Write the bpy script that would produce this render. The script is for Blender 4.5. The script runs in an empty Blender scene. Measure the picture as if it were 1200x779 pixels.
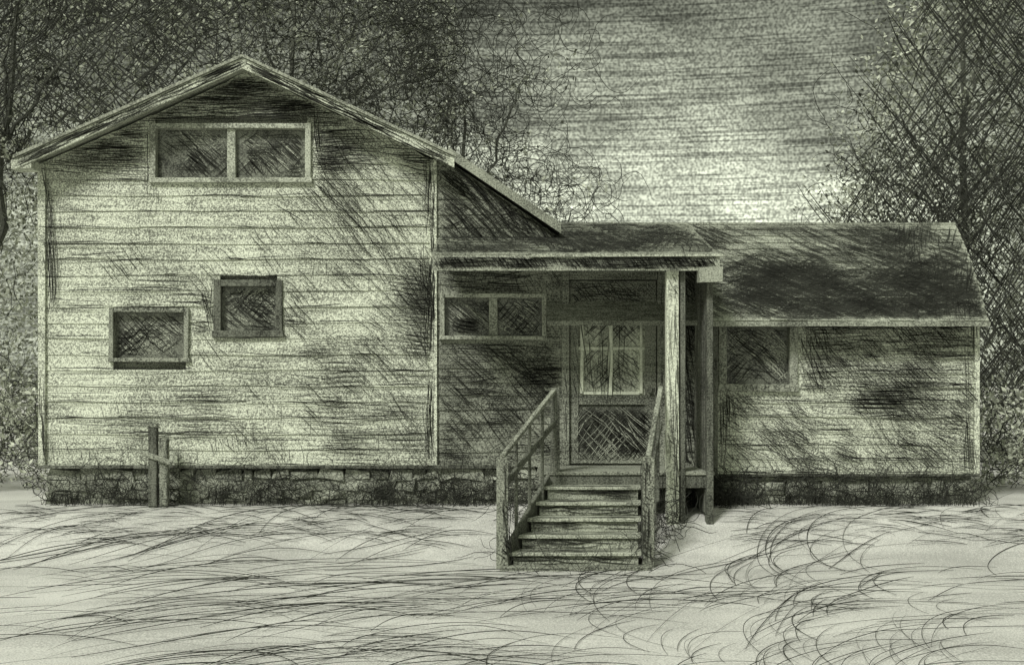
import bpy, math, random
import numpy as np
from mathutils import Vector
random.seed(11); rng=np.random.default_rng(11)
S=bpy.context.scene; COL=S.collection
S.view_settings.view_transform='Standard'; S.view_settings.look='None'; S.view_settings.exposure=0

# ---------------- materials ----------------
def mat(name,dark,light,streak=(1.5,1.5,30),blotch=1.2,grain=70,gs=0.5,rough=0.9,bump=0.3,spec=0.2,tint=(0.95,1.0,0.82)):
    m=bpy.data.materials.new(name); m.use_nodes=True; N=m.node_tree.nodes; L=m.node_tree.links
    b=N['Principled BSDF']; b.inputs['Roughness'].default_value=rough; b.inputs['Specular IOR Level'].default_value=spec
    tc=N.new('ShaderNodeTexCoord'); mp=N.new('ShaderNodeMapping'); mp.inputs['Scale'].default_value=streak
    L.new(tc.outputs['Object'],mp.inputs[0])
    def noise(vec,sc,det):
        n=N.new('ShaderNodeTexNoise'); n.inputs['Scale'].default_value=sc; n.inputs['Detail'].default_value=det; L.new(vec,n.inputs[0]); return n.outputs[0]
    n1=noise(mp.outputs[0],1,3); n2=noise(tc.outputs['Object'],blotch,3)
    def mad(a,k,c):
        x=N.new('ShaderNodeMath'); x.operation='MULTIPLY_ADD'; L.new(a,x.inputs[0]); x.inputs[1].default_value=k
        if isinstance(c,float): x.inputs[2].default_value=c
        else: L.new(c,x.inputs[2])
        return x.outputs[0]
    tot=1.3+1.3+(2.6*gs if grain else 0)
    s=mad(n1,1.3,0.5-tot/2); s=mad(n2,1.3,s)
    if grain: s=mad(noise(tc.outputs['Object'],grain,1),2.6*gs,s)
    r=N.new('ShaderNodeMapRange'); L.new(s,r.inputs[0]); r.inputs[1].default_value=0.0; r.inputs[2].default_value=1.0
    mx=N.new('ShaderNodeMix'); mx.data_type='RGBA'; L.new(r.outputs[0],mx.inputs[0])
    mx.inputs[6].default_value=(*[dark*t for t in tint],1); mx.inputs[7].default_value=(*[light*t for t in tint],1)
    L.new(mx.outputs[2],b.inputs['Base Color'])
    if bump:
        bp=N.new('ShaderNodeBump'); bp.inputs['Strength'].default_value=bump; bp.inputs['Distance'].default_value=0.01
        L.new(s,bp.inputs['Height']); L.new(bp.outputs[0],b.inputs['Normal'])
    return m
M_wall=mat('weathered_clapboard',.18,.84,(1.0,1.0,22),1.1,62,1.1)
M_wall2=mat('porch_clapboard_shaded',.05,.36,(1.0,1.0,22),1.3,62,1.0)  # darker copy of the clapboard, porch shade put into its colour
M_trim=mat('trim_paint',.16,.74,(8,8,3),2,62,1.0)
M_white=mat('white_paint',.5,.85,(8,8,8),2,60,.6)
M_post=mat('post_wood',.25,.85,(30,30,2),2,60,.8)
M_dwood=mat('dark_wood',.03,.20,(25,25,2),2,60,.8)
M_rail=mat('rail_wood',.06,.40,(20,20,4),2,60,.9)
M_shD=mat('shingle_dark',.10,.42,(4,30,4),1.5,60,1.0)
M_shM=mat('shingle_mid',.12,.48,(4,30,4),1.5,60,1.0)
M_shL=mat('shingle_light',.15,.56,(4,30,4),1.5,60,1.0)
M_stone=mat('foundation_stone',.12,.54,(4,4,6),3,60,.9)
M_ground=mat('dry_ground',.36,.68,(.5,2.5,1),.7,75,1.0,tint=(1,1,.94))
M_ink=mat('ink_and_twig',.015,.05,(5,5,5),3,0,0,bump=0)  # twigs and grass, also the ink of hatch strokes that draw shade
M_inkm=mat('mid_twig',.04,.14,(5,5,5),3,0,0,bump=0)
M_leafD=mat('leaf_dark',.05,.12,(2,2,2),1,0,0,bump=0)
M_leafM=mat('leaf_mid',.16,.34,(2,2,2),1,0,0,bump=0)
M_leafL=mat('leaf_light',.38,.66,(2,2,2),1,0,0,bump=0)
M_glass=mat('window_glass',.03,.22,(6,6,6),3,60,.9,rough=.3,spec=.4,bump=0)
M_curt=mat('door_curtain',.2,.65,(20,20,2),3,60,.9,bump=0)
M_bark=mat('bark',.05,.16,(15,15,2),2,30,.5)

# ---------------- mesh builder ----------------
def empty(name,loc=(0,0,0)):
    o=bpy.data.objects.new(name,None); o.location=loc; COL.objects.link(o); return o
class MB:
    def __init__(s): s.v=[]; s.f=[]; s.m=[]
    def face(s,pts,mi=0):
        n=len(s.v); s.v+= [tuple(p) for p in pts]; s.f.append(tuple(range(n,n+len(pts)))); s.m.append(mi)
    def hexa(s,p,mi=0):
        n=len(s.v); s.v+=[tuple(q) for q in p]
        for f in ((0,3,2,1),(4,5,6,7),(0,1,5,4),(1,2,6,5),(2,3,7,6),(3,0,4,7)): s.f.append(tuple(n+i for i in f)); s.m.append(mi)
    def box(s,x0,x1,y0,y1,z0,z1,mi=0,j=0.0):
        r=lambda:random.uniform(-j,j)
        s.hexa([(x+r(),y+r(),z+r()) for z in (z0,z1) for x,y in ((x0,y0),(x1,y0),(x1,y1),(x0,y1))],mi)
    def beam(s,a,b,w,h,mi=0):
        a=Vector(a);b=Vector(b);d=(b-a).normalized(); up=Vector((0,0,1))
        if abs(d.z)>.95: up=Vector((0,1,0))
        sd=d.cross(up).normalized()*w/2; u=sd.cross(d).normalized()*h/2
        s.hexa([a-sd-u,a+sd-u,b+sd-u,b-sd-u,a-sd+u,a+sd+u,b+sd+u,b-sd+u],mi)
    def arr(s,V,F,mi=0):
        n=len(s.v); s.v+= [tuple(p) for p in V]; s.f+=[tuple(int(i)+n for i in f) for f in F]; s.m+=[mi]*len(F)
    def build(s,name,mats,parent=None,bevel=0):
        me=bpy.data.meshes.new(name); me.from_pydata(s.v,[],s.f)
        for m in mats: me.materials.append(m)
        me.polygons.foreach_set('material_index',s.m); me.update()
        o=bpy.data.objects.new(name,me); COL.objects.link(o)
        if parent: o.parent=parent
        if bevel:
            b=o.modifiers.new('bev','BEVEL'); b.width=bevel; b.segments=1
        return o
def tubes(mb,P,R,mi=0):
    P=np.asarray(P,float); N,n,_=P.shape; R=np.broadcast_to(R,(N,n))
    T=np.gradient(P,axis=1); T/=np.linalg.norm(T,axis=2,keepdims=True)+1e-9
    ref=np.array([.13,.97,.21]); A=np.cross(T,ref); A/=np.linalg.norm(A,axis=2,keepdims=True)+1e-9; B=np.cross(T,A)
    V=np.stack([P+R[...,None]*(math.cos(a)*A+math.sin(a)*B) for a in (0,2.094,4.189)],2).reshape(-1,3)
    i=np.arange(N)[:,None,None]; k=np.arange(n-1)[None,:,None]; c=np.arange(3)[None,None,:]
    b0=(i*n+k)*3; F=np.stack([b0+c,b0+(c+1)%3,b0+3+(c+1)%3,b0+3+c],-1).reshape(-1,4)
    m=len(mb.v); mb.v+=V.tolist(); mb.f+=(F+m).tolist(); mb.m+=[mi]*len(F)
def taper(N,n,r0,r1=None):
    t=np.linspace(0,1,n); w=np.sin(np.pi*np.clip(t*.92+.06,0,1))**.5
    r=rng.uniform(r0,r1 if r1 else r0,(N,1)); return r*w[None]
def ribbons(mb,polys,fmap,mi=0):
    for pts,w in polys:
        n=len(pts)
        if n<2: continue
        V=[]
        for i,(u,v) in enumerate(pts):
            a=pts[max(i-1,0)]; b=pts[min(i+1,n-1)]; dx,dy=b[0]-a[0],b[1]-a[1]; l=math.hypot(dx,dy)+1e-9
            t=i/(n-1); ww=w*(.35+.65*math.sin(math.pi*min(max(t*.9+.05,0),1)))*random.uniform(.75,1.2)/2
            V.append(fmap(u-dy/l*ww,v+dx/l*ww)); V.append(fmap(u+dy/l*ww,v-dx/l*ww))
        mb.arr(V,[(2*i,2*i+1,2*i+3,2*i+2) for i in range(n-1)],mi)
# wall strokes: image pixel coordinates, taken as cm on the wall plane (u to right, v downward, datum u=600,v=590)
def hatch(out,u0,v0,u1,v1,ang,ng,nper,sp,ln,w=.9,allow=None,jit=6,bend=.06):
    for _ in range(ng):
        cu,cv=random.uniform(u0,u1),random.uniform(v0,v1); a=math.radians(ang+random.gauss(0,jit))
        bd=random.gauss(0,bend); k=max(1,int(nper*random.uniform(.5,1.5)))
        for i in range(k):
            aa=a+math.radians(random.gauss(0,1.6)); L=ln*random.uniform(.5,1.3); off=(i-k/2)*sp*random.uniform(.85,1.15)
            sx=cu-math.sin(a)*off+random.gauss(0,ln*.08)*math.cos(a); sy=cv+math.cos(a)*off+random.gauss(0,ln*.08)*math.sin(a)
            n=max(6,int(L/9)); pts=[]
            wob=random.uniform(0,6)
            for j in range(n+1):
                t=j/n-.5; d=bd*L*(t*t*4-1)*.5+.35*math.sin(wob+j*1.1)
                pts.append((sx+math.cos(aa)*t*L-math.sin(aa)*d, sy+math.sin(aa)*t*L+math.cos(aa)*d))
            ww=w*random.uniform(.55,1.3); run=[]
            for p in pts:
                if allow is None or allow(*p): run.append(p)
                else:
                    if len(run)>2: out.append((run,ww))
                    run=[]
            if len(run)>2: out.append((run,ww))
def pxmap(y): return lambda u,v:((u-600)/100,y,(590-v)/100)

# ---------------- HOUSE ----------------
house=empty('wooden_house')
AX,AZ=-3.08,5.14
def roofz(x): return AZ-(.44*(AX-x) if x<AX else .468*(x-AX))
def xr_gable(z):
    if z>roofz(-.9)-.09:
        z2=z+.09; xl=max(-5.5,AX-(AZ-z2)/.44); xr=min(-.9,AX+(AZ-z2)/.468); return (xl,xr)
    return (-5.5,-.9)
def clap(mb,xr,z0,z1,openings,h=.15,yb=0,mi=0):
    n=round((z1-z0)/h); h=(z1-z0)/n
    for r in range(n):
        a=z0+r*h; b=a+h; L0,R0=xr(a); L1,R1=xr(b)
        if R0-L0<.05: continue
        if R1<L1: L1=R1=(L1+R1)/2
        segs=[(L0,R0)]
        for (ox0,ox1,oz0,oz1) in openings:
            if b>oz0+.02 and a<oz1-.02:
                ns=[]
                for s in segs:
                    if ox0>s[0] and ox1<s[1]: ns+=[(s[0],ox0),(ox1,s[1])]
                    elif ox1<=s[0] or ox0>=s[1]: ns.append(s)
                    elif ox0<=s[0]: ns.append((ox1,s[1]))
                    else: ns.append((s[0],ox0))
                segs=ns
        for s0,s1 in segs:
            x=s0
            while x<s1-.02:
                e=min(s1,x+random.uniform(1.0,2.8))
                if s1-e<.4: e=s1
                def tp(q): return min(max(q,L1),R1)
                k=max(2,int((e-x)/.25)); xs=[x+(e-x)*i/k for i in range(k+1)]
                ph=random.uniform(0,6); tl=random.uniform(-.006,.006); lip=random.uniform(.008,.018)
                bot=[(q,yb-lip,a-.006+.008*math.sin(ph+q*2.3)+tl) for q in xs]
                top=[(tp(q),yb,b+.004) for q in xs]
                bk=[(q,yb+.002,p[2]+.001) for q,p in zip(xs,bot)]
                for i in range(k):
                    mb.face([bot[i],bot[i+1],top[i+1],top[i]],mi); mb.face([bk[i],bk[i+1],bot[i+1],bot[i]],mi)
                x=e+.004
W_attic=(-4.18,-2.40,3.80,4.40); W_up=(-3.42,-2.75,2.02,2.55); W_low=(-4.67,-3.82,1.70,2.25)
mb=MB(); clap(mb,xr_gable,.45,5.1,[W_attic,W_up,W_low],h=.185); mb.build('gable_clapboards',[M_wall],house)
W_mid=(-.80,.36,1.96,2.42); D=(.65,1.75,.45,2.66); W_wing=(2.50,3.26,1.40,2.08)
def xr_conn(z):
    if z<3.0: return (-.9,2.3)
    return (-.9, max(-.88,min(.55,-.76+(4.02-z)*1.27/.86)))
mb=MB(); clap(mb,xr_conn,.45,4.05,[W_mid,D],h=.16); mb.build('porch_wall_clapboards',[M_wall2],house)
mb=MB(); clap(mb,lambda z:(2.3,5.45),.35,2.2,[W_wing],h=.17); mb.build('wing_clapboards',[M_wall],house)
mb=MB()
def prism(pts,y0,y1,mi=0):
    n=len(pts); mb.face([(x,y0,z) for x,z in pts],mi); mb.face([(x,y1,z) for x,z in reversed(pts)],mi)
    for i in range(n):
        a=pts[i]; b=pts[(i+1)%n]; mb.face([(b[0],y0,b[1]),(a[0],y0,a[1]),(a[0],y1,a[1]),(b[0],y1,b[1])],mi)
prism([(-5.48,.05),(-.92,.05),(-.92,roofz(-.92)-.08),(AX,AZ-.08),(-5.48,roofz(-5.48)-.08)],.16,7,0)
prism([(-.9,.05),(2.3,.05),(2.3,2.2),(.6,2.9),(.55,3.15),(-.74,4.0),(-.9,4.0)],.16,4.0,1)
prism([(2.31,.05),(5.44,.05),(5.44,2.15),(2.31,2.15)],.16,2.45,0)
mb.face([(5.44,-.01,2.15),(5.44,2.6,2.15),(5.44,1.3,3.38)],0)
mb.face([(5.44,.0,.35),(5.44,.16,.35),(5.44,.16,2.15),(5.44,0,2.15)],0)
mb.face([(-5.49,0,.45),(-5.49,.16,.45),(-5.49,.16,4.05),(-5.49,0,4.05)],0)
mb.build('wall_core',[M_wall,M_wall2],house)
mb=MB()
mb.box(-5.54,-5.46,-.045,.1,.42,roofz(-5.5)-.1,0,.006)
mb.box(-.96,-.88,-.045,.1,.42,roofz(-.9)-.1,0,.006)
mb.box(5.40,5.46,-.045,.1,.33,2.16,0,.006)
mb.box(-5.56,-.02,-.05,.0,.415,.452,1,.008)
mb.box(2.3,5.47,-.05,.0,.322,.352,1,.007)
mb.build('corner_boards',[M_wall,M_dwood],house)
mb=MB()
def slab(x0,z0,x1,z1,y0,y1,t,mi=0):
    mb.hexa([(x0,y0,z0-t),(x1,y0,z1-t),(x1,y1,z1-t),(x0,y1,z0-t),(x0,y0,z0),(x1,y0,z1),(x1,y1,z1),(x0,y1,z0)],mi)
slab(-5.66,roofz(-5.66),AX,AZ,-.30,7.3,.06); slab(AX,AZ,-.68,roofz(-.68),-.30,7.3,.06)
slab(-5.68,roofz(-5.68)-.012,AX,AZ-.012,-.335,-.302,.12,1); slab(AX,AZ-.012,-.66,roofz(-.66)-.012,-.335,-.302,.12,1)
slab(-5.70,roofz(-5.70)+.03,AX,AZ+.03,-.36,-.303,.035,2); slab(AX,AZ+.03,-.64,roofz(-.64)+.03,-.36,-.303,.035,2)
mb.box(-5.74,-5.50,-.33,-.05,3.87,3.97,1,.01)
slab(-.74,4.13,.56,3.25,-.12,4.1,.07,0); slab(-.74,4.15,.57,3.265,-.15,-.123,.12,2)
mb.build('main_roof',[M_shM,M_trim,M_shD],house)

def shingles(mb,O,U,Vv,wf,L,course,tone=(0,1),lift=.014,wmin=.12,wmax=.3):
    O=Vector(O);U=Vector(U).normalized();Vv=Vector(Vv).normalized(); Nn=U.cross(Vv).normalized()
    n=round(L/course)
    for r in range(n):
        a=L*r/n; b=L*(r+1)/n+.02; x=0; W=wf(r/n)
        while x<W:
            e=min(W,x+random.uniform(wmin,wmax)); j=random.uniform(-.012,.012); lf=lift*random.uniform(.6,1.4)
            p0=O+U*(x+.002)+Vv*(a+j)+Nn*lf; p1=O+U*(e-.002)+Vv*(a+j+random.uniform(-.006,.006))+Nn*lf
            p2=O+U*(e-.002)+Vv*b+Nn*.001; p3=O+U*(x+.002)+Vv*b+Nn*.001
            m=random.choice(tone); mb.face([p0,p1,p2,p3],m); mb.face([p0-Nn*lf,p1-Nn*lf,p1,p0],m); x=e
mb=MB()
xe=lambda t:5.46+.20*math.sin(t*math.pi/2)
K=8
for i in range(K):
    t0=i/K;t1=(i+1)/K; y0=-.3+1.6*t0;y1=-.3+1.6*t1;z0=2.125+1.32*t0;z1=2.125+1.32*t1; q=.055
    mb.hexa([(.4,y0,z0-q),(xe(t0),y0,z0-q),(xe(t1),y1,z1-q),(.4,y1,z1-q),(.4,y0,z0),(xe(t0),y0,z0),(xe(t1),y1,z1),(.4,y1,z1)],0)
    yb0=2.6-y0;yb1=2.6-y1
    mb.hexa([(.4,yb1,z1-q),(xe(t1),yb1,z1-q),(xe(t0),yb0,z0-q),(.4,yb0,z0-q),(.4,yb1,z1),(xe(t1),yb1,z1),(xe(t0),yb0,z0),(.4,yb0,z0)],0)
shingles(mb,(2.2,-.32,2.115),(1,0,0),(0,1.6,1.32),lambda t:xe(t)+.01-2.2,2.09,.15,(0,1))
mb.box(.4,5.66,1.26,1.34,3.435,3.465,0,.006)
mb.box(2.2,5.47,-.345,-.303,2.06,2.115,0,.004)
mb.build('wing_roof',[M_shD,M_shM],house)
mb=MB()
mb.hexa([(-.86,-1.1,2.72),(2.22,-1.1,2.72),(2.22,1.25,3.38),(-.86,1.25,3.38),(-.86,-1.1,2.79),(2.22,-1.1,2.79),(2.22,1.25,3.445),(-.86,1.25,3.445)],0)
shingles(mb,(-.87,-1.12,2.795),(1,0,0),(0,2.35,.655),lambda t:3.10,2.40,.2,(0,1),.012)
mb.box(-.86,2.24,-1.135,-1.102,2.62,2.79,1,.006)
mb.box(.2,2.27,-1.16,-1.137,2.77,2.80,2,.005)
mb.box(2.0,2.26,-1.20,-1.05,2.50,2.66,0,.01)
mb.face([(2.2,-1.1,2.75),(2.2,1.25,3.4),(2.2,-.28,2.1)],0)
mb.build('porch_roof',[M_shD,M_shM,M_shL,M_trim],house)

def window(name,o,y,mulx=(),mulz=(),fw=.055,frame=M_trim,glass=M_glass,mw=.025):
    x0,x1,z0,z1=o; b=MB(); yf=y-.045; yb=y+.08
    b.box(x0-fw,x0+.012,yf,yb,z0-fw,z1+fw,0,.007); b.box(x1-.012,x1+fw,yf,yb,z0-fw,z1+fw,0,.007)
    b.box(x0+.013,x1-.013,yf+.003,yb,z1-.01,z1+fw,0,.004); b.box(x0-fw-.01,x1+fw+.01,yf-.012,yb,z0-fw-.003,z0+.004,0,.006)
    b.face([(x0,y+.055,z0),(x1,y+.055,z0),(x1,y+.055,z1),(x0,y+.055,z1)],1)
    for m in mulx: b.box(m-mw,m+mw,y-.005,y+.054,z0+.01,z1-.01,2,.004)
    for m in mulz: b.box(x0+.014,x1-.014,y+.002,y+.053,m-mw*.7,m+mw*.7,2,.003)
    b.build(name,[frame,glass,frame],house,bevel=.004)
window('attic_window',W_attic,0,(-3.29,),(),fw=.05,mw=.05,frame=M_shL)
window('upper_window',W_up,0,(),(),fw=.07,frame=M_dwood)
window('lower_window',W_low,0,(),(),fw=.04,frame=M_rail)
window('porch_window',W_mid,0,(-.22,),(),mw=.05,fw=.04,frame=M_shM)
window('wing_window',W_wing,0,(),(),fw=.08,frame=M_rail)
b=MB()
b.box(.58,.67,-.05,.08,.45,2.72,0,.003); b.box(1.70,1.79,-.05,.08,.45,2.72,0,.003); b.box(.672,1.698,-.047,.08,2.62,2.72,0,.003)
b.box(.68,1.69,.03,.06,.47,2.61,1)
b.box(.68,.78,-.0,.028,.47,2.61,0); b.box(1.56,1.69,-.0,.028,.47,2.61,0)
b.box(.782,1.558,.002,.027,2.33,2.61,0); b.box(.782,1.558,.002,.027,1.16,1.27,0); b.box(.782,1.558,.002,.027,.47,.60,0)
b.face([(.78,.026,1.27),(1.56,.026,1.27),(1.56,.026,2.33),(.78,.026,2.33)],3)
b.box(1.13,1.18,-.012,.025,1.27,2.33,2,.004); b.box(.782,1.558,-.008,.024,1.80,1.84,2,.004)
b.box(.80,.84,-.006,.024,1.29,2.31,2,.003); b.box(1.50,1.53,-.006,.024,1.29,2.31,2,.003); b.box(.841,1.499,-.004,.023,1.275,1.31,2,.003)
b.box(1.60,1.64,-.05,0,1.30,1.36,1,.003)
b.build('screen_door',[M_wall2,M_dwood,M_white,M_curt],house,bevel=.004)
b=MB()
for i in range(7):
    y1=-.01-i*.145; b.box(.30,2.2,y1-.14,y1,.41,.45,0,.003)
b.box(.32,2.18,-1.0,-.96,.27,.408,1); b.box(2.10,2.17,-.94,0,.0,.405,1)
b.box(1.68,1.81,-1.06,-.90,-.25,2.63,2,.006)
b.box(1.83,1.88,-1.03,-.92,-.22,2.63,1,.004)
b.box(2.11,2.18,-1.05,-.95,-.22,2.63,1,.008)
b.box(2.34,2.40,-.06,.0,.2,2.1,1,.004)
for i in range(7):
    x=2.125; y=-.9+i*.125; b.box(x,x+.03,y,y+.07,.0,2.66,1,.006)
b.box(.42,.52,-1.0,-.92,.25,1.36,1,.004)
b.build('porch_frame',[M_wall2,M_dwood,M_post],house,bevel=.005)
b=MB()
def stones(x0,x1,z0,z1,y):
    z=z0
    while z<z1-.03:
        h=min(random.uniform(.08,.2),z1-z); x=x0
        while x<x1:
            w=random.uniform(.10,.4); g=.006
            b.box(x+g,min(x+w,x1)-g*.3,y+random.uniform(0,.02),y+.2,z+g*.5,z+h-g*.5,random.choice((0,0,0,0,1)),.03); x+=w
        z+=h
stones(-5.45,.4,-.05,.40,.0); stones(2.3,5.4,-.05,.31,.0)
b.box(-5.45,5.4,.06,.15,-.1,.34,0)
b.build('stone_foundation',[M_stone,M_rail],house,bevel=.02)

# ---- ink strokes on surfaces: board lines and hatching that draws shade ----
ops=[W_attic,W_up,W_low]
def okmain(u,v):
    x=(u-600)/100; z=(590-v)/100
    if x<-5.54 or x>-.90 or z<.46 or z>roofz(x)-.1: return False
    return not any(o[0]-.06<x<o[1]+.06 and o[2]-.07<z<o[3]+.06 for o in ops)
st=[]
H=hatch
for r in range(26):
    v=545-r*18.5
    for _ in range(7): H(st,50,v-1,505,v+1,0.3,1,1.3,2.5,random.choice((30,60,110)),1.0,okmain,jit=.8,bend=.01)
    for _ in range(5): H(st,50,v-9,505,v+9,0.3,1,2,2.5,random.choice((20,50)),.5,okmain,jit=1.5,bend=.01)
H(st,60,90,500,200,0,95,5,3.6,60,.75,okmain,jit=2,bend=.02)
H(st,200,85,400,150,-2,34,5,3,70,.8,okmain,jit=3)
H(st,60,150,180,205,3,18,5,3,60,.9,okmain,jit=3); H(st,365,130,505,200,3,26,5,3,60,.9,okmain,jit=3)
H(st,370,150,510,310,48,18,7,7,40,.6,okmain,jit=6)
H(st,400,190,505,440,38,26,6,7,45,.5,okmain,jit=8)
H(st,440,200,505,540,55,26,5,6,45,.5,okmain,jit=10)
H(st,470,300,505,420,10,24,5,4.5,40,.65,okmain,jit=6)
H(st,350,200,420,270,45,6,8,7,45,.8,okmain)
H(st,115,305,170,320,55,2,6,8,26,1,okmain)
H(st,60,300,240,420,0,16,2,8,70,1.1,okmain,jit=1.5,bend=.01)
H(st,220,300,500,520,45,30,6,8,34,.7,okmain,jit=6)
H(st,360,400,505,540,0,40,4,6,55,.65,okmain,jit=2)
H(st,60,440,420,540,0,26,3,7,70,.8,okmain,jit=3)
H(st,290,220,430,290,45,5,7,8,30,.8,okmain)
H(st,90,500,420,540,80,12,3,9,18,.8,okmain); H(st,50,205,200,540,60,14,5,9,20,.5,okmain,jit=20)
H(st,50,190,62,540,89,16,3,3,70,.8,okmain,jit=2); H(st,496,190,508,540,89,24,3,3,70,.8,okmain,jit=2)
H(st,225,330,335,395,10,12,5,3,30,.9,okmain); H(st,245,335,262,395,88,4,4,3,40,.9,okmain)
H(st,175,145,372,215,0,14,3,4,60,.9,okmain,jit=3); H(st,173,140,183,215,88,5,3,3,50,.9,okmain,jit=3); H(st,362,140,372,215,88,5,3,3,50,.9,okmain,jit=3)
mb=MB(); ribbons(mb,st,pxmap(-.049)); mb.build('wall_hatching',[M_ink],house)  # ink board lines; denser hatching draws shade under rakes and at right
def okconn(u,v):
    x=(u-600)/100; z=(590-v)/100
    if x<-.86 or x>2.28 or z<.46 or z>4.0: return False
    if z>3.0 and x>xr_conn(z)[1]: return False
    return not any(o[0]-.05<x<o[1]+.05 and o[2]-.07<z<o[3]+.05 for o in (W_mid,D))
st=[]
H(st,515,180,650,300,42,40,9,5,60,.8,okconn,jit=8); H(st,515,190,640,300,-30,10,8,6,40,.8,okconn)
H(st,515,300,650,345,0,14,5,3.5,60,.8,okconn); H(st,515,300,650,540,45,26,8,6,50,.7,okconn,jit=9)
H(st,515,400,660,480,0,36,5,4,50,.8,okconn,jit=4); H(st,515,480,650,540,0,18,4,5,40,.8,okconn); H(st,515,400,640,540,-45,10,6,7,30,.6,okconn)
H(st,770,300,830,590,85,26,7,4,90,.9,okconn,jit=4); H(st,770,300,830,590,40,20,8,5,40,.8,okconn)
mb=MB(); ribbons(mb,st,pxmap(-.027)); mb.build('porch_wall_hatching',[M_ink],house)  # dense ink hatching draws the porch shade onto the wall
def okwing(u,v):
    x=(u-600)/100; z=(590-v)/100
    if x<2.42 or x>5.44 or z<.36 or z>2.2: return False
    o=W_wing; return not(o[0]-.09<x<o[1]+.09 and o[2]-.09<z<o[3]+.09)
st=[]
for r in range(11):
    for _ in range(8): H(st,840,555-r*17-1,1140,555-r*17+1,0.5,1,1.4,3,random.choice((30,60,100)),1.0,okwing,jit=1,bend=.01)
    for _ in range(9): H(st,840,555-r*17-9,1140,555-r*17+9,0.5,1,2,4,random.choice((20,50)),.55,okwing,jit=2,bend=.01)
H(st,930,375,1140,450,45,30,7,7,40,.65,okwing); H(st,840,440,1100,550,45,34,7,7,40,.65,okwing); H(st,1040,440,1140,550,45,14,7,8,30,.65,okwing)
H(st,930,390,1140,480,0,40,4,6,70,.7,okwing,jit=2); H(st,930,372,1140,392,0,18,4,4,80,.9,okwing,jit=2)
H(st,1020,460,1060,490,0,6,5,5,60,1.0,okwing,jit=2); H(st,925,385,960,450,70,8,6,5,40,.7,okwing)
H(st,838,375,856,550,88,10,4,3,80,.9,okwing,jit=3); H(st,840,480,1140,552,20,30,5,6,30,.75,okwing); H(st,1128,380,1144,550,88,8,3,3,60,.8,okwing,jit=2)
mb=MB(); ribbons(mb,st,pxmap(-.049)); mb.build('wing_wall_hatching',[M_ink],house)  # ink board lines plus diagonal hatching that draws shade on the wall
def roofmap(u,v):
    k=v/207.4; return (2.2+u/100,-.32+1.6*k-.016,2.115+1.32*k+.020)
okr=lambda u,v:0<u<100*(xe(v/207)-2.2) and 2<v<205
st=[]
H(st,0,0,345,205,-38,130,9,6,60,.9,okr,jit=6); H(st,0,0,345,205,0,70,4,5,70,.9,okr,jit=2)
H(st,30,10,345,130,32,60,8,6,60,.8,okr,jit=6); H(st,60,5,345,120,0,95,4,4,60,1.0,okr,jit=2); H(st,250,0,345,205,70,24,6,6,50,.8,okr,jit=8)
mb=MB(); ribbons(mb,st,roofmap); mb.build('wing_roof_hatching',[M_ink],house)  # drawn ink hatching gives the wing roof its dark shading
def shedmap(u,v):
    k=v/244; return (-.86+u/100,-1.12+2.35*k,2.795+.655*k+.020)
oks=lambda u,v:0<u<308 and 2<v<240
st=[]
H(st,0,0,308,240,0,80,4,9,60,1.6,oks,jit=3); H(st,0,0,308,240,-65,80,8,7,80,1.1,oks,jit=10); H(st,0,0,308,240,60,50,8,7,70,1.0,oks,jit=10)
mb=MB(); ribbons(mb,st,shedmap); mb.build('porch_roof_hatching',[M_ink],house)  # ink hatching drawn over the porch roof as shading
st=[]
def okf(u,v): return -.84<(u-600)/100<2.22 and 2.64<(590-v)/100<2.77
H(st,515,312,822,327,0,50,3,3,60,.8,okf,jit=2); H(st,515,312,822,327,50,70,6,5,16,.8,okf)
mb=MB(); ribbons(mb,st,pxmap(-1.145))
st=[]
def okrk(u,v):
    x=(u-600)/100; z=(590-v)/100; r=roofz(x); return -5.66<x<-.7 and r-.13<z<r-.02
H(st,30,70,292,205,-24,320,3,3,50,.9,okrk,jit=1); H(st,292,70,530,200,25,320,3,3,50,.9,okrk,jit=1)
ribbons(mb,st,pxmap(-.34)); mb.build('fascia_hatching',[M_ink],house)  # ink hatching drawn on fascia and rake boards as shading
st=[]
okp=lambda u,v:768.5<u<781 and 330<v<600
H(st,768,330,782,600,89,22,2,3,60,.6,okp,jit=1); H(st,768,330,782,600,40,14,3,5,9,.6,okp)
mb=MB(); ribbons(mb,st,pxmap(-1.07)); mb.build('post_hatching',[M_ink],house)  # ink hatching drawn down the porch post as shading
def glassmarks(mb,o,y,specs):
    st=[]
    ok=lambda u,v:o[0]+.02<(u-600)/100<o[1]-.02 and o[2]+.02<(590-v)/100<o[3]-.02
    u0,u1=600+o[0]*100,600+o[1]*100; v0,v1=590-o[3]*100,590-o[2]*100
    for (a,n,k,sp,ln,w) in specs: H(st,u0,v0,u1,v1,a,n,k,sp,ln,w,ok)
    ribbons(mb,st,pxmap(y))
mb=MB(); mk=MB()
for o in (W_attic,W_up,W_low,W_mid,W_wing):
    glassmarks(mk,o,.05,[(38,9,5,6,40,1.3),(-40,3,5,7,30,1)]); glassmarks(mb,o,.046,[(40,7,8,5,40,.8),(-45,5,7,6,30,.8),(0,4,5,4,40,.8)])
glassmarks(mb,(-3.15,-2.45,3.82,4.36),.044,[(40,8,8,3,30,.9),(0,5,7,3,30,.9)]); glassmarks(mb,(-.75,-.35,1.98,2.2),.044,[(5,8,8,2.5,30,1.0)])
glassmarks(mb,(-3.85,-3.4,3.85,4.2),.044,[(40,7,8,3,30,.9)])
glassmarks(mb,(.80,1.54,1.30,2.32),.018,[(45,6,8,6,40,.7),(-45,6,8,6,40,.7)])
glassmarks(mb,(.70,1.67,.48,1.16),-.003,[(48,12,9,5,60,.8),(-48,12,9,5,60,.8)])
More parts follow.
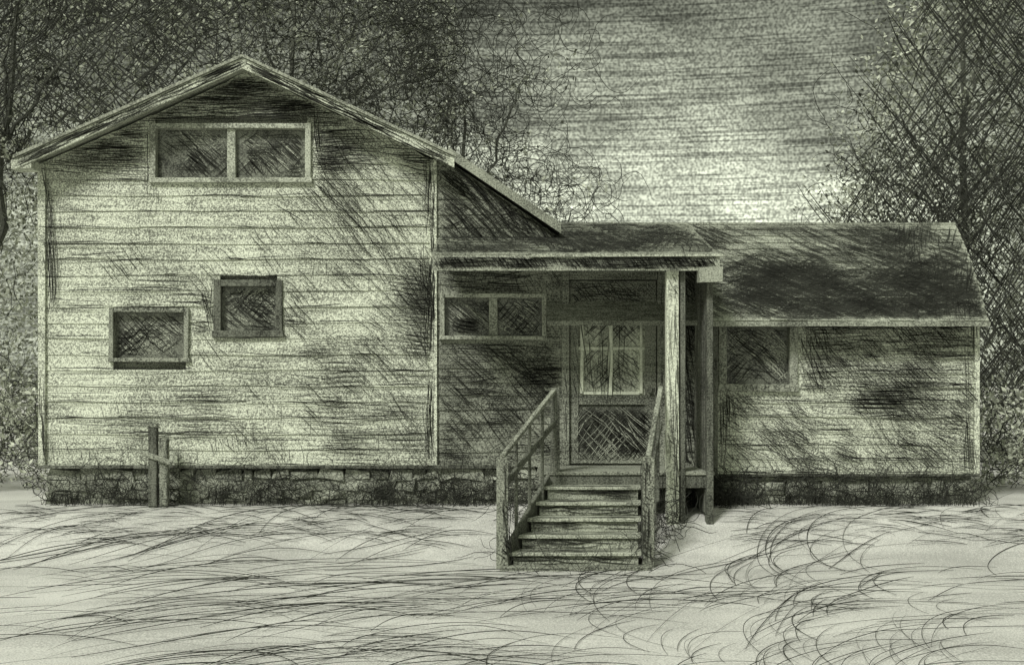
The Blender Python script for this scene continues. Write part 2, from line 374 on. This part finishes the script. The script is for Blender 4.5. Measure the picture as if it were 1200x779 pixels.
glassmarks(mk,(.70,1.67,.48,1.16),-.004,[(48,5,8,7,50,.7),(-48,3,8,7,50,.7)])
glassmarks(mb,(.59,.66,.48,2.7),-.055,[(88,8,2,3,90,.8)]); glassmarks(mb,(1.71,1.78,.48,2.7),-.055,[(88,10,2,3,90,.9)])
glassmarks(mb,(.68,1.69,1.2,2.62),-.014,[(88,6,4,5,90,.7)]); glassmarks(mb,(.68,1.69,2.3,2.62),-.003,[(45,9,7,4,30,.8),(0,6,4,4,60,.8)])
mb.build('pane_door_hatching',[M_ink],house); mk.build('pale_hatching',[M_shL],house)  # hatching on panes and door: dark strokes draw shade, pale ones highlights

# ---------------- ground ----------------
def gz(x,y):
    if y>=-.3: z=0
    elif y>-2.3: t=(-.3-y)/2.0; z=-.4*(t*t*(3-2*t))
    else: z=-.4-.02*min(-2.3-y,12)
    return z+.02*math.sin(x*1.1+y*.7)*min(1,max(0,(-y))) *.5
xs=sorted(set([-400,-200,-100,-60,-40,-30]+[round(-20+i*.5,2) for i in range(81)]+[30,40,60,100,200,400]))
ys=sorted(set([-100,-60,-40,-25]+[round(-18+i*.25,2) for i in range(90)]+[6,8,12,20,40,80,160,320,600]))
b=MB(); V=[(x,y,gz(x,y)) for y in ys for x in xs]; nx=len(xs)
b.arr(V,[(j*nx+i,j*nx+i+1,(j+1)*nx+i+1,(j+1)*nx+i) for j in range(len(ys)-1) for i in range(nx-1)]); g=b.build('ground',[M_ground])
for p in g.data.polygons: p.use_smooth=True
b=MB()
def stems(N,xa,xb,ya,yb,ln,hh,r,dirf,mi=0,n=12,bow=.0):
    P=np.zeros((N,n,3))
    for i in range(N):
        x=rng.uniform(xa,xb); y=rng.uniform(ya,yb); L=ln*rng.uniform(.5,1.3); a=dirf(x,y); h=hh*rng.uniform(.4,1.3); bw_=bow*L*rng.uniform(.5,1.3); pw=rng.uniform(.7,1.5)
        for k in range(n):
            t=k/(n-1); q=bw_*(1-4*(t-.5)**2); px=x+math.cos(a)*L*(t-.5)-math.sin(a)*q; py=y+math.sin(a)*L*(t-.5)+math.cos(a)*q
            P[i,k]=(px,py,gz(px,py)+.009+h*math.sin(math.pi*t**pw))
    tubes(b,P,taper(N,n,r*.4,r*1.2),mi)
def dl(x,y): return rng.choice([0,math.pi])+rng.normal(0,.3)
for c in range(135): # sweeping swathes of long, flattened stems
    d=1/rng.uniform(1/13.6,1/7.4); cy=d-14; cx=rng.uniform(-.43,.43)*d
    left=cx<.9
    a=(rng.choice([.3,.6,.45,-.2]) if left else rng.choice([1.1,1.2,.9,.3]))+rng.normal(0,.12)
    k=rng.integers(1,6); L0=rng.uniform(1.0,3.0)*d/11; hh=rng.uniform(.0,.05); bow=rng.normal(.13,.08)
    for q in range(k):
        x0=cx+rng.normal(0,.35); y0=cy+q*rng.uniform(.12,.34)
        if (abs(x0-.7)<L0*.5+.5 and y0>-2.8) or y0>-.6 or y0-L0*.5*abs(math.sin(a))<-8.9: continue
        stems(1,x0,x0+.05,y0,y0+.03,min(L0,(-.4-y0)*1.8/max(.2,abs(math.sin(a)))),hh,.0043*d/11,lambda x,y:a+rng.normal(0,.09),0,20,bow)
stems(240,-5.8,-.5,-1.6,-.3,.5,.02,.004,dl); stems(170,2.4,5.8,-1.6,-.3,.5,.02,.004,dl)
stems(90,-5,5,-4.5,-2.7,1.0,.01,.0032,dl)
b.build('grass',[M_ink])

def scribble(b,C,Rr,N,n,step,r,curl,mi=0,flat=.3,box=False):
    if box: p=np.array(C)+rng.uniform(-1,1,(N,3))*np.array(Rr)
    else:
        u=rng.normal(size=(N,3)); u/=np.linalg.norm(u,axis=1,keepdims=True); u*=rng.uniform(0,1,(N,1))**(1/2.6); p=np.array(C)+u*np.array(Rr)
    P=np.zeros((N,n,3)); th=rng.uniform(0,6.28,N); cv=rng.normal(0,curl,N); ph=rng.normal(0,.5,N)
    st=step*rng.uniform(.5,1.5,N)
    for k in range(n):
        P[:,k]=p; p=p+np.stack([np.cos(th)*st,np.sin(ph)*st*flat,np.sin(th)*st],1); th=th+cv+rng.normal(0,.25,N); ph+=rng.normal(0,.3,N)
        cv=np.where(rng.random(N)<.06,-cv,cv)
    tubes(b,P,taper(N,n,r*.6,r*1.2),mi)
wd=empty('foundation_weeds'); b=MB()
def stems2(N,xa,xb,hh,r):
    P=np.zeros((N,8,3))
    for i in range(N):
        x=rng.uniform(xa,xb); y=rng.uniform(-.3,-.08); dx=rng.normal(0,.12); h=hh*rng.uniform(.4,1.3)
        for k in range(8): t=k/7; P[i,k]=(x+dx*t*t,y,h*t-.02)
    tubes(b,P,np.linspace(r,r*.3,8)[None],0)
for i in range(110):
    x=rng.uniform(-5.4,.1); scribble(b,(x,-.12,.17),(.16,.08,.16),6,12,.04,.004,.4)
for i in range(22):
    x=rng.uniform(-1.6,-.1); scribble(b,(x,-.25,.05),(.2,.1,.2),8,12,.04,.0042,.3)
for i in range(75):
    x=rng.uniform(2.2,5.4); scribble(b,(x,-.12,.13),(.16,.08,.15),8,12,.035,.0045,.4)
for i in range(20):
    x=rng.uniform(1.9,2.6); scribble(b,(x,-.35,.1),(.18,.2,.18),9,12,.035,.0045,.4)
stems2(180,-5.4,0,.32,.004); stems2(220,2,5.5,.28,.004)
b.build('weed_stems',[M_ink],wd)

# stairs
stair=empty('wooden_stairs'); b=MB()
def sx(y):
    t=(-1.0-y)/1.2; return .44-.46*t, 1.40-.12*t
for i in range(5):
    z=.45-.142*(i+1); y1=-1.0-.24*i; y0=y1-.265
    l0,r0=sx(y0); l1,r1=sx(y1)
    b.hexa([(l0,y0,z-.035),(r0,y0,z-.035),(r1,y1,z-.035),(l1,y1,z-.035),(l0,y0,z),(r0,y0,z),(r1,y1,z),(l1,y1,z)],0)
    l,r=sx(y0+.03); b.box(l+.03,r-.03,y0+.03,y0+.045,z-.142,z-.038,2,.004)
def pt(side,y,z,o=0): l,r=sx(y); return ((l-.03-o) if side==0 else (r+.03+o),y,z)
for s in (0,1):
    b.beam(pt(s,-1.0,.30),pt(s,-2.25,-.36),.045,.26,1)
    t0=pt(s,-2.24,-.42,.03); b.box(t0[0]-.055,t0[0]+.055,-2.30,-2.20,-.45,.68,3,.008)
    top=(.46,-1.0,1.33) if s==0 else (1.62,-1.0,1.36)
    b.beam((t0[0],-2.30,.69),top,.05,.045,3); b.beam((t0[0],-2.25,.38),(top[0],-1.0,.98),.035,.06,1)
    for k in range(1,4):
        q=k/4; x=t0[0]+(top[0]-t0[0])*q; y=-2.24+1.24*q; zt=.69+(top[2]-.69)*q; b.box(x-.018,x+.018,y-.015,y+.015,-.36+.68*q,zt-.02,1,.003)
b.box(-.12,1.36,-2.42,-2.20,-.44,-.375,3,.01)
b.build('treads_and_rails',[M_shL,M_dwood,M_shM,M_rail],stair,bevel=.005)
b=MB()
for i in range(5):
    z=.45-.142*(i+1); y0=-1.0-.24*i-.268; l,r=sx(y0); s=[]
    H(s,600+l*100,590-z*100,600+r*100,590-z*100+14,0,12,3,4,50,.8,lambda u,v:600+l*100<u<600+r*100 and 590-z*100+1<v<590-z*100+13,jit=3)
    ribbons(b,s,pxmap(y0+.024))
    s=[]; H(s,600+l*100,0,600+r*100,24,0,14,3,5,50,1.1,lambda u,v:600+l*100<u<600+r*100 and 1<v<23,jit=2)
    ribbons(b,s,lambda u,v,z=z,y0=y0:((u-600)/100,y0+v/100,z+.003))
for (xa,xb) in ((-.105,0.0),(1.255,1.36)):
    s=[]; ok=lambda u,v:600+xa*100<u<600+xb*100 and 522<v<630
    H(s,600+xa*100,522,600+xb*100,632,88,16,2,3,40,.7,ok,jit=3); H(s,600+xa*100,522,600+xb*100,632,45,12,5,5,9,.7,ok); ribbons(b,s,pxmap(-2.312))
b.build('tread_hatching',[M_ink],stair)  # ink hatching drawn on risers, treads and newels as shading
b=MB()
scribble(b,(1.38,-2.1,-.25),(.2,.3,.15),36,10,.03,.0035,.4); scribble(b,(1.6,-1.4,.0),(.2,.4,.25),80,12,.04,.004,.4); scribble(b,(-.12,-1.9,-.28),(.1,.3,.1),20,9,.025,.0033,.4)
scribble(b,(.1,-1.0,.1),(.25,.3,.25),70,12,.04,.004,.4)
scribble(b,(.6,-2.5,-.42),(.8,.15,.03),60,12,.05,.0035,.1); b.build('stair_weeds',[M_ink],wd)

b=MB(); b.box(-4.14,-4.04,-.42,-.32,-.05,.92,0,.008); b.box(-4.02,-3.93,-.40,-.30,-.05,.78,1,.01); b.beam((-4.2,-.43,.62),(-3.86,-.43,.50),.03,.06,1)
b.hexa([(-4.15,-.43,.92),(-4.02,-.43,.90),(-4.02,-.31,.90),(-4.15,-.31,.92),(-4.12,-.40,.98),(-4.06,-.40,.95),(-4.06,-.34,.95),(-4.12,-.34,.98)],1)
po=b.build('wooden_post',[M_dwood,M_rail],bevel=.008)

# ---------------- trees ----------------
def leaves(b,C,Rr,N,size,mis=(0,1,2),box=False,test=None):
    if box: P=np.array(C)+rng.uniform(-1,1,(N,3))*np.array(Rr)
    else:
        u=rng.normal(size=(N,3)); u/=np.linalg.norm(u,axis=1,keepdims=True); u*=rng.uniform(0,1,(N,1))**(1/2.2); P=np.array(C)+u*np.array(Rr)
    if test is not None: P=P[test(P)]; N=len(P)
    A=rng.normal(size=(N,3)); A/=np.linalg.norm(A,axis=1,keepdims=True); B=np.cross(A,rng.normal(size=(N,3))); B/=np.linalg.norm(B,axis=1,keepdims=True)
    s=size*rng.uniform(.5,1.3,(N,1)); V=np.stack([P-A*s,P+B*s*.5,P+A*s,P-B*s*.5],1).reshape(-1,3)
    F=np.arange(4*N).reshape(-1,4)
    n=len(b.v); b.v+=V.tolist(); b.f+=(F+n).tolist(); b.m+= [mis[i%len(mis)] for i in range(N)]
def limb(b,pts,r0,r1,mi):
    pts=np.array(pts,float); n=14; t=np.linspace(0,len(pts)-1,n); P=np.stack([np.interp(t,range(len(pts)),pts[:,k]) for k in range(3)],1)
    P[1:-1]+=rng.normal(0,.04,(n-2,3)); tubes(b,P[None],np.linspace(r0,r1,n)[None],mi)
def tree(name,base,top,clumps,nl,ns,mats=(1,2,2),lsz=.05,sr=.0075,smi=3,flat=.3,curl=.35,step=.08,r=.12):
    b=MB(); bx,by=base; limb(b,[(bx,by,-.1),(bx+.1,by,top[2]*.4),(bx+(top[0]-bx)*.6,by,top[2]*.7),top],r,r*.2,4)
    for (cx,cy,cz,rx,ry,rz,d) in clumps:
        mz=max(.8,min(cz-1,top[2]*.6)); limb(b,[(bx+(top[0]-bx)*mz/top[2],by,mz),((bx+cx)/2,(by+cy)/2,(mz+cz)/2+.2),(cx,cy,cz)],r*.35,.02,4)
        leaves(b,(cx,cy,cz),(rx*1.1,ry,rz*1.1),int(nl*d*rx*rz*1.2),lsz,mats)
        scribble(b,(cx,cy-ry*.3,cz),(rx*1.15,ry,rz*1.15),int(ns*d*rx*rz*2.2),14,step,sr,curl,smi,flat)
        for _ in range(max(3,int(rx*rz*4))):
            u=rng.normal(size=3); u/=np.linalg.norm(u); u*=rng.uniform(.1,1); c=(cx+u[0]*rx,cy+u[1]*ry,cz+u[2]*rz); s=rng.uniform(.25,.6)
            dd=d*rng.uniform(.2,1.8)
            leaves(b,c,(s,s,s*.8),int(nl*dd*.6),lsz,random.choice((mats,(0,1),(mats[-1],),(mats[-1],))))
            scribble(b,c,(s,s,s*.8),int(ns*dd),14,step,sr,curl,smi,flat)
    return b.build(name,[M_leafD,M_leafM,M_leafL,M_ink,M_bark,M_inkm])
tree('broadleaf_tree',(-9.2,7),(-8.6,7,9.5),[(-8.6,7,8.2,2.2,1.4,1.5,1),(-6.6,7,8.1,1.5,1.2,1.3,1),(-9.3,7,5.8,1.3,1.2,1.6,1),(-9.5,6.5,3.4,1.0,1,1.8,.7),(-9.6,6.5,1.2,1.0,1,1.2,.6),(-7.8,7.5,6.3,1.3,1.2,1.1,1)],100,12)
tree('broadleaf_tree',(-4.3,9),(-4.2,9,9.8),[(-5.0,9,9.0,1.9,1.4,1.3,1),(-2.8,9,8.6,1.6,1.4,1.4,1),(-3.5,9,7.2,1.9,1.2,1.3,.9),(-1.6,9,7.4,1.4,1.2,1.5,.9),(-.4,9,9,1.2,1,1,.4)],80,12)
tree('broadleaf_tree',(-.8,8),(-.9,8,6.6),[(-1.2,8,6.3,1.4,1.1,1.3,.9),(-.3,8,5.2,1.3,1.1,1.2,1),(.7,8,4.6,1.1,.9,1.0,.8),(.2,8,7.0,1.2,.9,1.2,.6)],50,15,mats=(1,2,2))
RE=[(8.9,8,8.4,2.1,1.3,1.5,1),(7.9,8,6.6,1.6,1.2,1.5,1),(9.2,8,5.6,1.4,1.2,1.7,1),(6.7,8,5.2,1.3,1.0,1.3,.9),(8.2,8,4.0,1.7,1.2,1.5,1),(9.3,7.6,2.6,1.3,1.2,1.5,1),(9.3,7.3,1.0,1.4,1.0,1.0,.9),(6.0,8,4.2,1.0,.9,.8,.8)]
tree('broadleaf_tree',(8.2,8),(8.4,8,10),RE,80,4)
tree('broadleaf_tree',(12.4,10),(12.5,10,11),[(12.2,10,9.3,2.4,1.6,2,1),(12,10,6,2.4,1.6,2.2,1),(11.6,9.5,2.4,2.0,1.4,2,1)],40,4)
b=MB()
def cross(N,ang,x0,x1,z0,z1,y0,y1,ln,r,mi=0,edge=None):
    n=12; P=[]
    while len(P)<N:
        cx=rng.uniform(x0,x1); cz=rng.uniform(z0,z1); cy=rng.uniform(y0,y1); a=math.radians(ang+rng.normal(0,4)); L=ln*rng.uniform(.5,1.3); bd=rng.normal(0,.05)*L
        if edge and not edge(cx,cz): continue
        P.append([(cx+math.cos(a)*(t-.5)*L-math.sin(a)*bd*(1-4*(t-.5)**2),cy+.2*math.sin(t*3),max(.05,cz+math.sin(a)*(t-.5)*L+math.cos(a)*bd*(1-4*(t-.5)**2))) for t in np.linspace(0,1,n)])
    tubes(b,np.array(P),taper(N,n,r*.6,r*1.2),mi)
edge=lambda x,z: x>5.7+ (z-4)*.36 + (0 if z>4 else (4-z)*.9)
cross(360,52,5.2,10.5,0,9.2,5.6,6.8,2.3,.0115,0,edge); cross(360,-50,5.2,10.5,0,9.2,5.6,6.8,2.3,.0115,0,edge); cross(60,68,6.5,10.5,0,9,5.6,6.8,2.6,.012,0,edge)
tst=lambda P:P[:,0]>5.7+np.where(P[:,2]>4,(P[:,2]-4)*.36,(4-P[:,2])*.9)+rng.normal(0,.3,len(P))
leaves(b,(8.4,8.4,4.8),(3.2,.5,4.8),38000,.05,(2,1,2,2,3),True,tst)
scribble(b,(7.3,7,4.9),(1.6,.4,1.2),180,16,.08,.0075,.35,0,.3,True)
b.build('branch_thicket',[M_ink,M_leafM,M_leafL,M_leafD])
b=MB()
cross(210,45,-10,-4.5,5.2,9.2,5.4,6.0,1.5,.0105); cross(160,-40,-10,-5,5.4,9.2,5.4,6.0,1.5,.0105); cross(70,80,-9.6,-8.6,.4,6,5.4,6.0,1.4,.009); cross(70,20,-8,-1,6.2,9.2,7,8,1.0,.008); cross(70,-35,-6,0,6.0,9.2,7,8,.9,.008)
leaves(b,(-5.9,9.5,7.2),(4.8,.5,2.8),24000,.05,(2,2,1,2,3),True)
leaves(b,(-10,8.5,2.5),(1.4,.5,2.6),9000,.05,(2,2,1),True)
scribble(b,(-5.2,7.5,7.4),(4.9,.8,2.2),800,16,.09,.0095,.35,0,.3,True); scribble(b,(-.6,8,6.5),(1.5,.5,2.5),180,16,.08,.008,.4,0,.3,True); scribble(b,(1.0,8,4.5),(.8,.5,1),70,16,.08,.007,.4,0,.3,True)
scribble(b,(-9.6,6,3),(.9,.3,3),160,16,.07,.0075,.35,0,.3,True)
b.build('branch_thicket',[M_ink,M_leafM,M_leafL,M_leafD])
b=MB()
for _ in range(54):
    c=(rng.uniform(-8.8,-6.2),rng.uniform(1.0,3.5),rng.uniform(.0,1.4)); leaves(b,c,(.4,.4,.4),110,.04,(1,2,2)); scribble(b,c,(.4,.4,.4),14,12,.06,.0055,.4,3)
b.build('shrub',[M_leafD,M_leafM,M_leafL,M_ink])
b=MB()
for _ in range(50):
    c=(rng.uniform(6.2,8.8),rng.uniform(1.0,4),rng.uniform(.0,1.2)); leaves(b,c,(.4,.4,.4),110,.04,(1,2,2)); scribble(b,c,(.4,.4,.4),14,12,.06,.006,.4,3)
b.build('shrub',[M_leafD,M_leafM,M_leafL,M_ink])

# ---------------- light ----------------
td=Vector((.42,.72,-.84)).normalized()
sun=bpy.data.lights.new('sun','SUN'); sun.energy=2.6; sun.angle=math.radians(12); sun.color=(1,.98,.94)
so=bpy.data.objects.new('sun',sun); so.rotation_euler=td.to_track_quat('-Z','Y').to_euler(); COL.objects.link(so)
w=bpy.data.worlds.new('World'); S.world=w; w.use_nodes=True; N=w.node_tree.nodes; L=w.node_tree.links; bg=N['Background']
sk=N.new('ShaderNodeTexSky'); sk.sky_type='NISHITA'; sk.sun_disc=False; sk.sun_elevation=math.asin(-td.z); sk.sun_rotation=math.atan2(-td.x,-td.y)%(2*math.pi)
bw=N.new('ShaderNodeRGBToBW'); L.new(sk.outputs[0],bw.inputs[0])
tc=N.new('ShaderNodeTexCoord'); sp=N.new('ShaderNodeSeparateXYZ'); L.new(tc.outputs['Generated'],sp.inputs[0])
def noise(scale,detail,sc=1):
    mp=N.new('ShaderNodeMapping'); mp.inputs['Scale'].default_value=scale; L.new(tc.outputs['Generated'],mp.inputs[0])
    n=N.new('ShaderNodeTexNoise'); n.inputs['Scale'].default_value=sc; n.inputs['Detail'].default_value=detail; L.new(mp.outputs[0],n.inputs[0]); return n.outputs[0]
def mr(a,f0,f1,t0,t1):
    r=N.new('ShaderNodeMapRange'); L.new(a,r.inputs[0]); r.inputs[1].default_value=f0; r.inputs[2].default_value=f1; r.inputs[3].default_value=t0; r.inputs[4].default_value=t1; return r.outputs[0]
def mul(a,c):
    x=N.new('ShaderNodeMath'); x.operation='MULTIPLY'; L.new(a,x.inputs[0]); L.new(c,x.inputs[1]); return x.outputs[0]
clouds=mr(noise((9,9,16),5,1),.35,.65,.62,1.3)
streak=mr(noise((12,12,560),0,1),.34,.46,.6,1.05)
streak2=mr(noise((30,30,330),1,1),.40,.60,.82,1.15)
grain=mr(noise((1,1,1),0,480),.3,.7,.6,1.4)
dp=N.new('ShaderNodeVectorMath'); dp.operation='DOT_PRODUCT'; L.new(tc.outputs['Generated'],dp.inputs[0]); dp.inputs[1].default_value=tuple(Vector((.13,1,.15)).normalized())
glow=mr(dp.outputs['Value'],.965,.998,.6,.92)
hi=mr(sp.outputs[2],.18,.32,1.0,.46)
zen=mr(sp.outputs[2],.42,.8,1,8)
v=bw.outputs[0]
for q in (clouds,streak,streak2,grain,glow,hi,zen): v=mul(v,q)
cm=N.new('ShaderNodeVectorMath'); cm.operation='SCALE'; cm.inputs[0].default_value=(.94,1.0,.78); L.new(v,cm.inputs['Scale'])
L.new(cm.outputs[0],bg.inputs[0]); bg.inputs[1].default_value=.15

cam=bpy.data.cameras.new('camera'); cam.sensor_width=36; cam.lens=42; cam.shift_y=60.5/1200; cam.clip_end=2000
co=bpy.data.objects.new('camera',cam); co.location=(0,-14,1.4); co.rotation_euler=(math.radians(90),0,0); COL.objects.link(co); S.camera=co
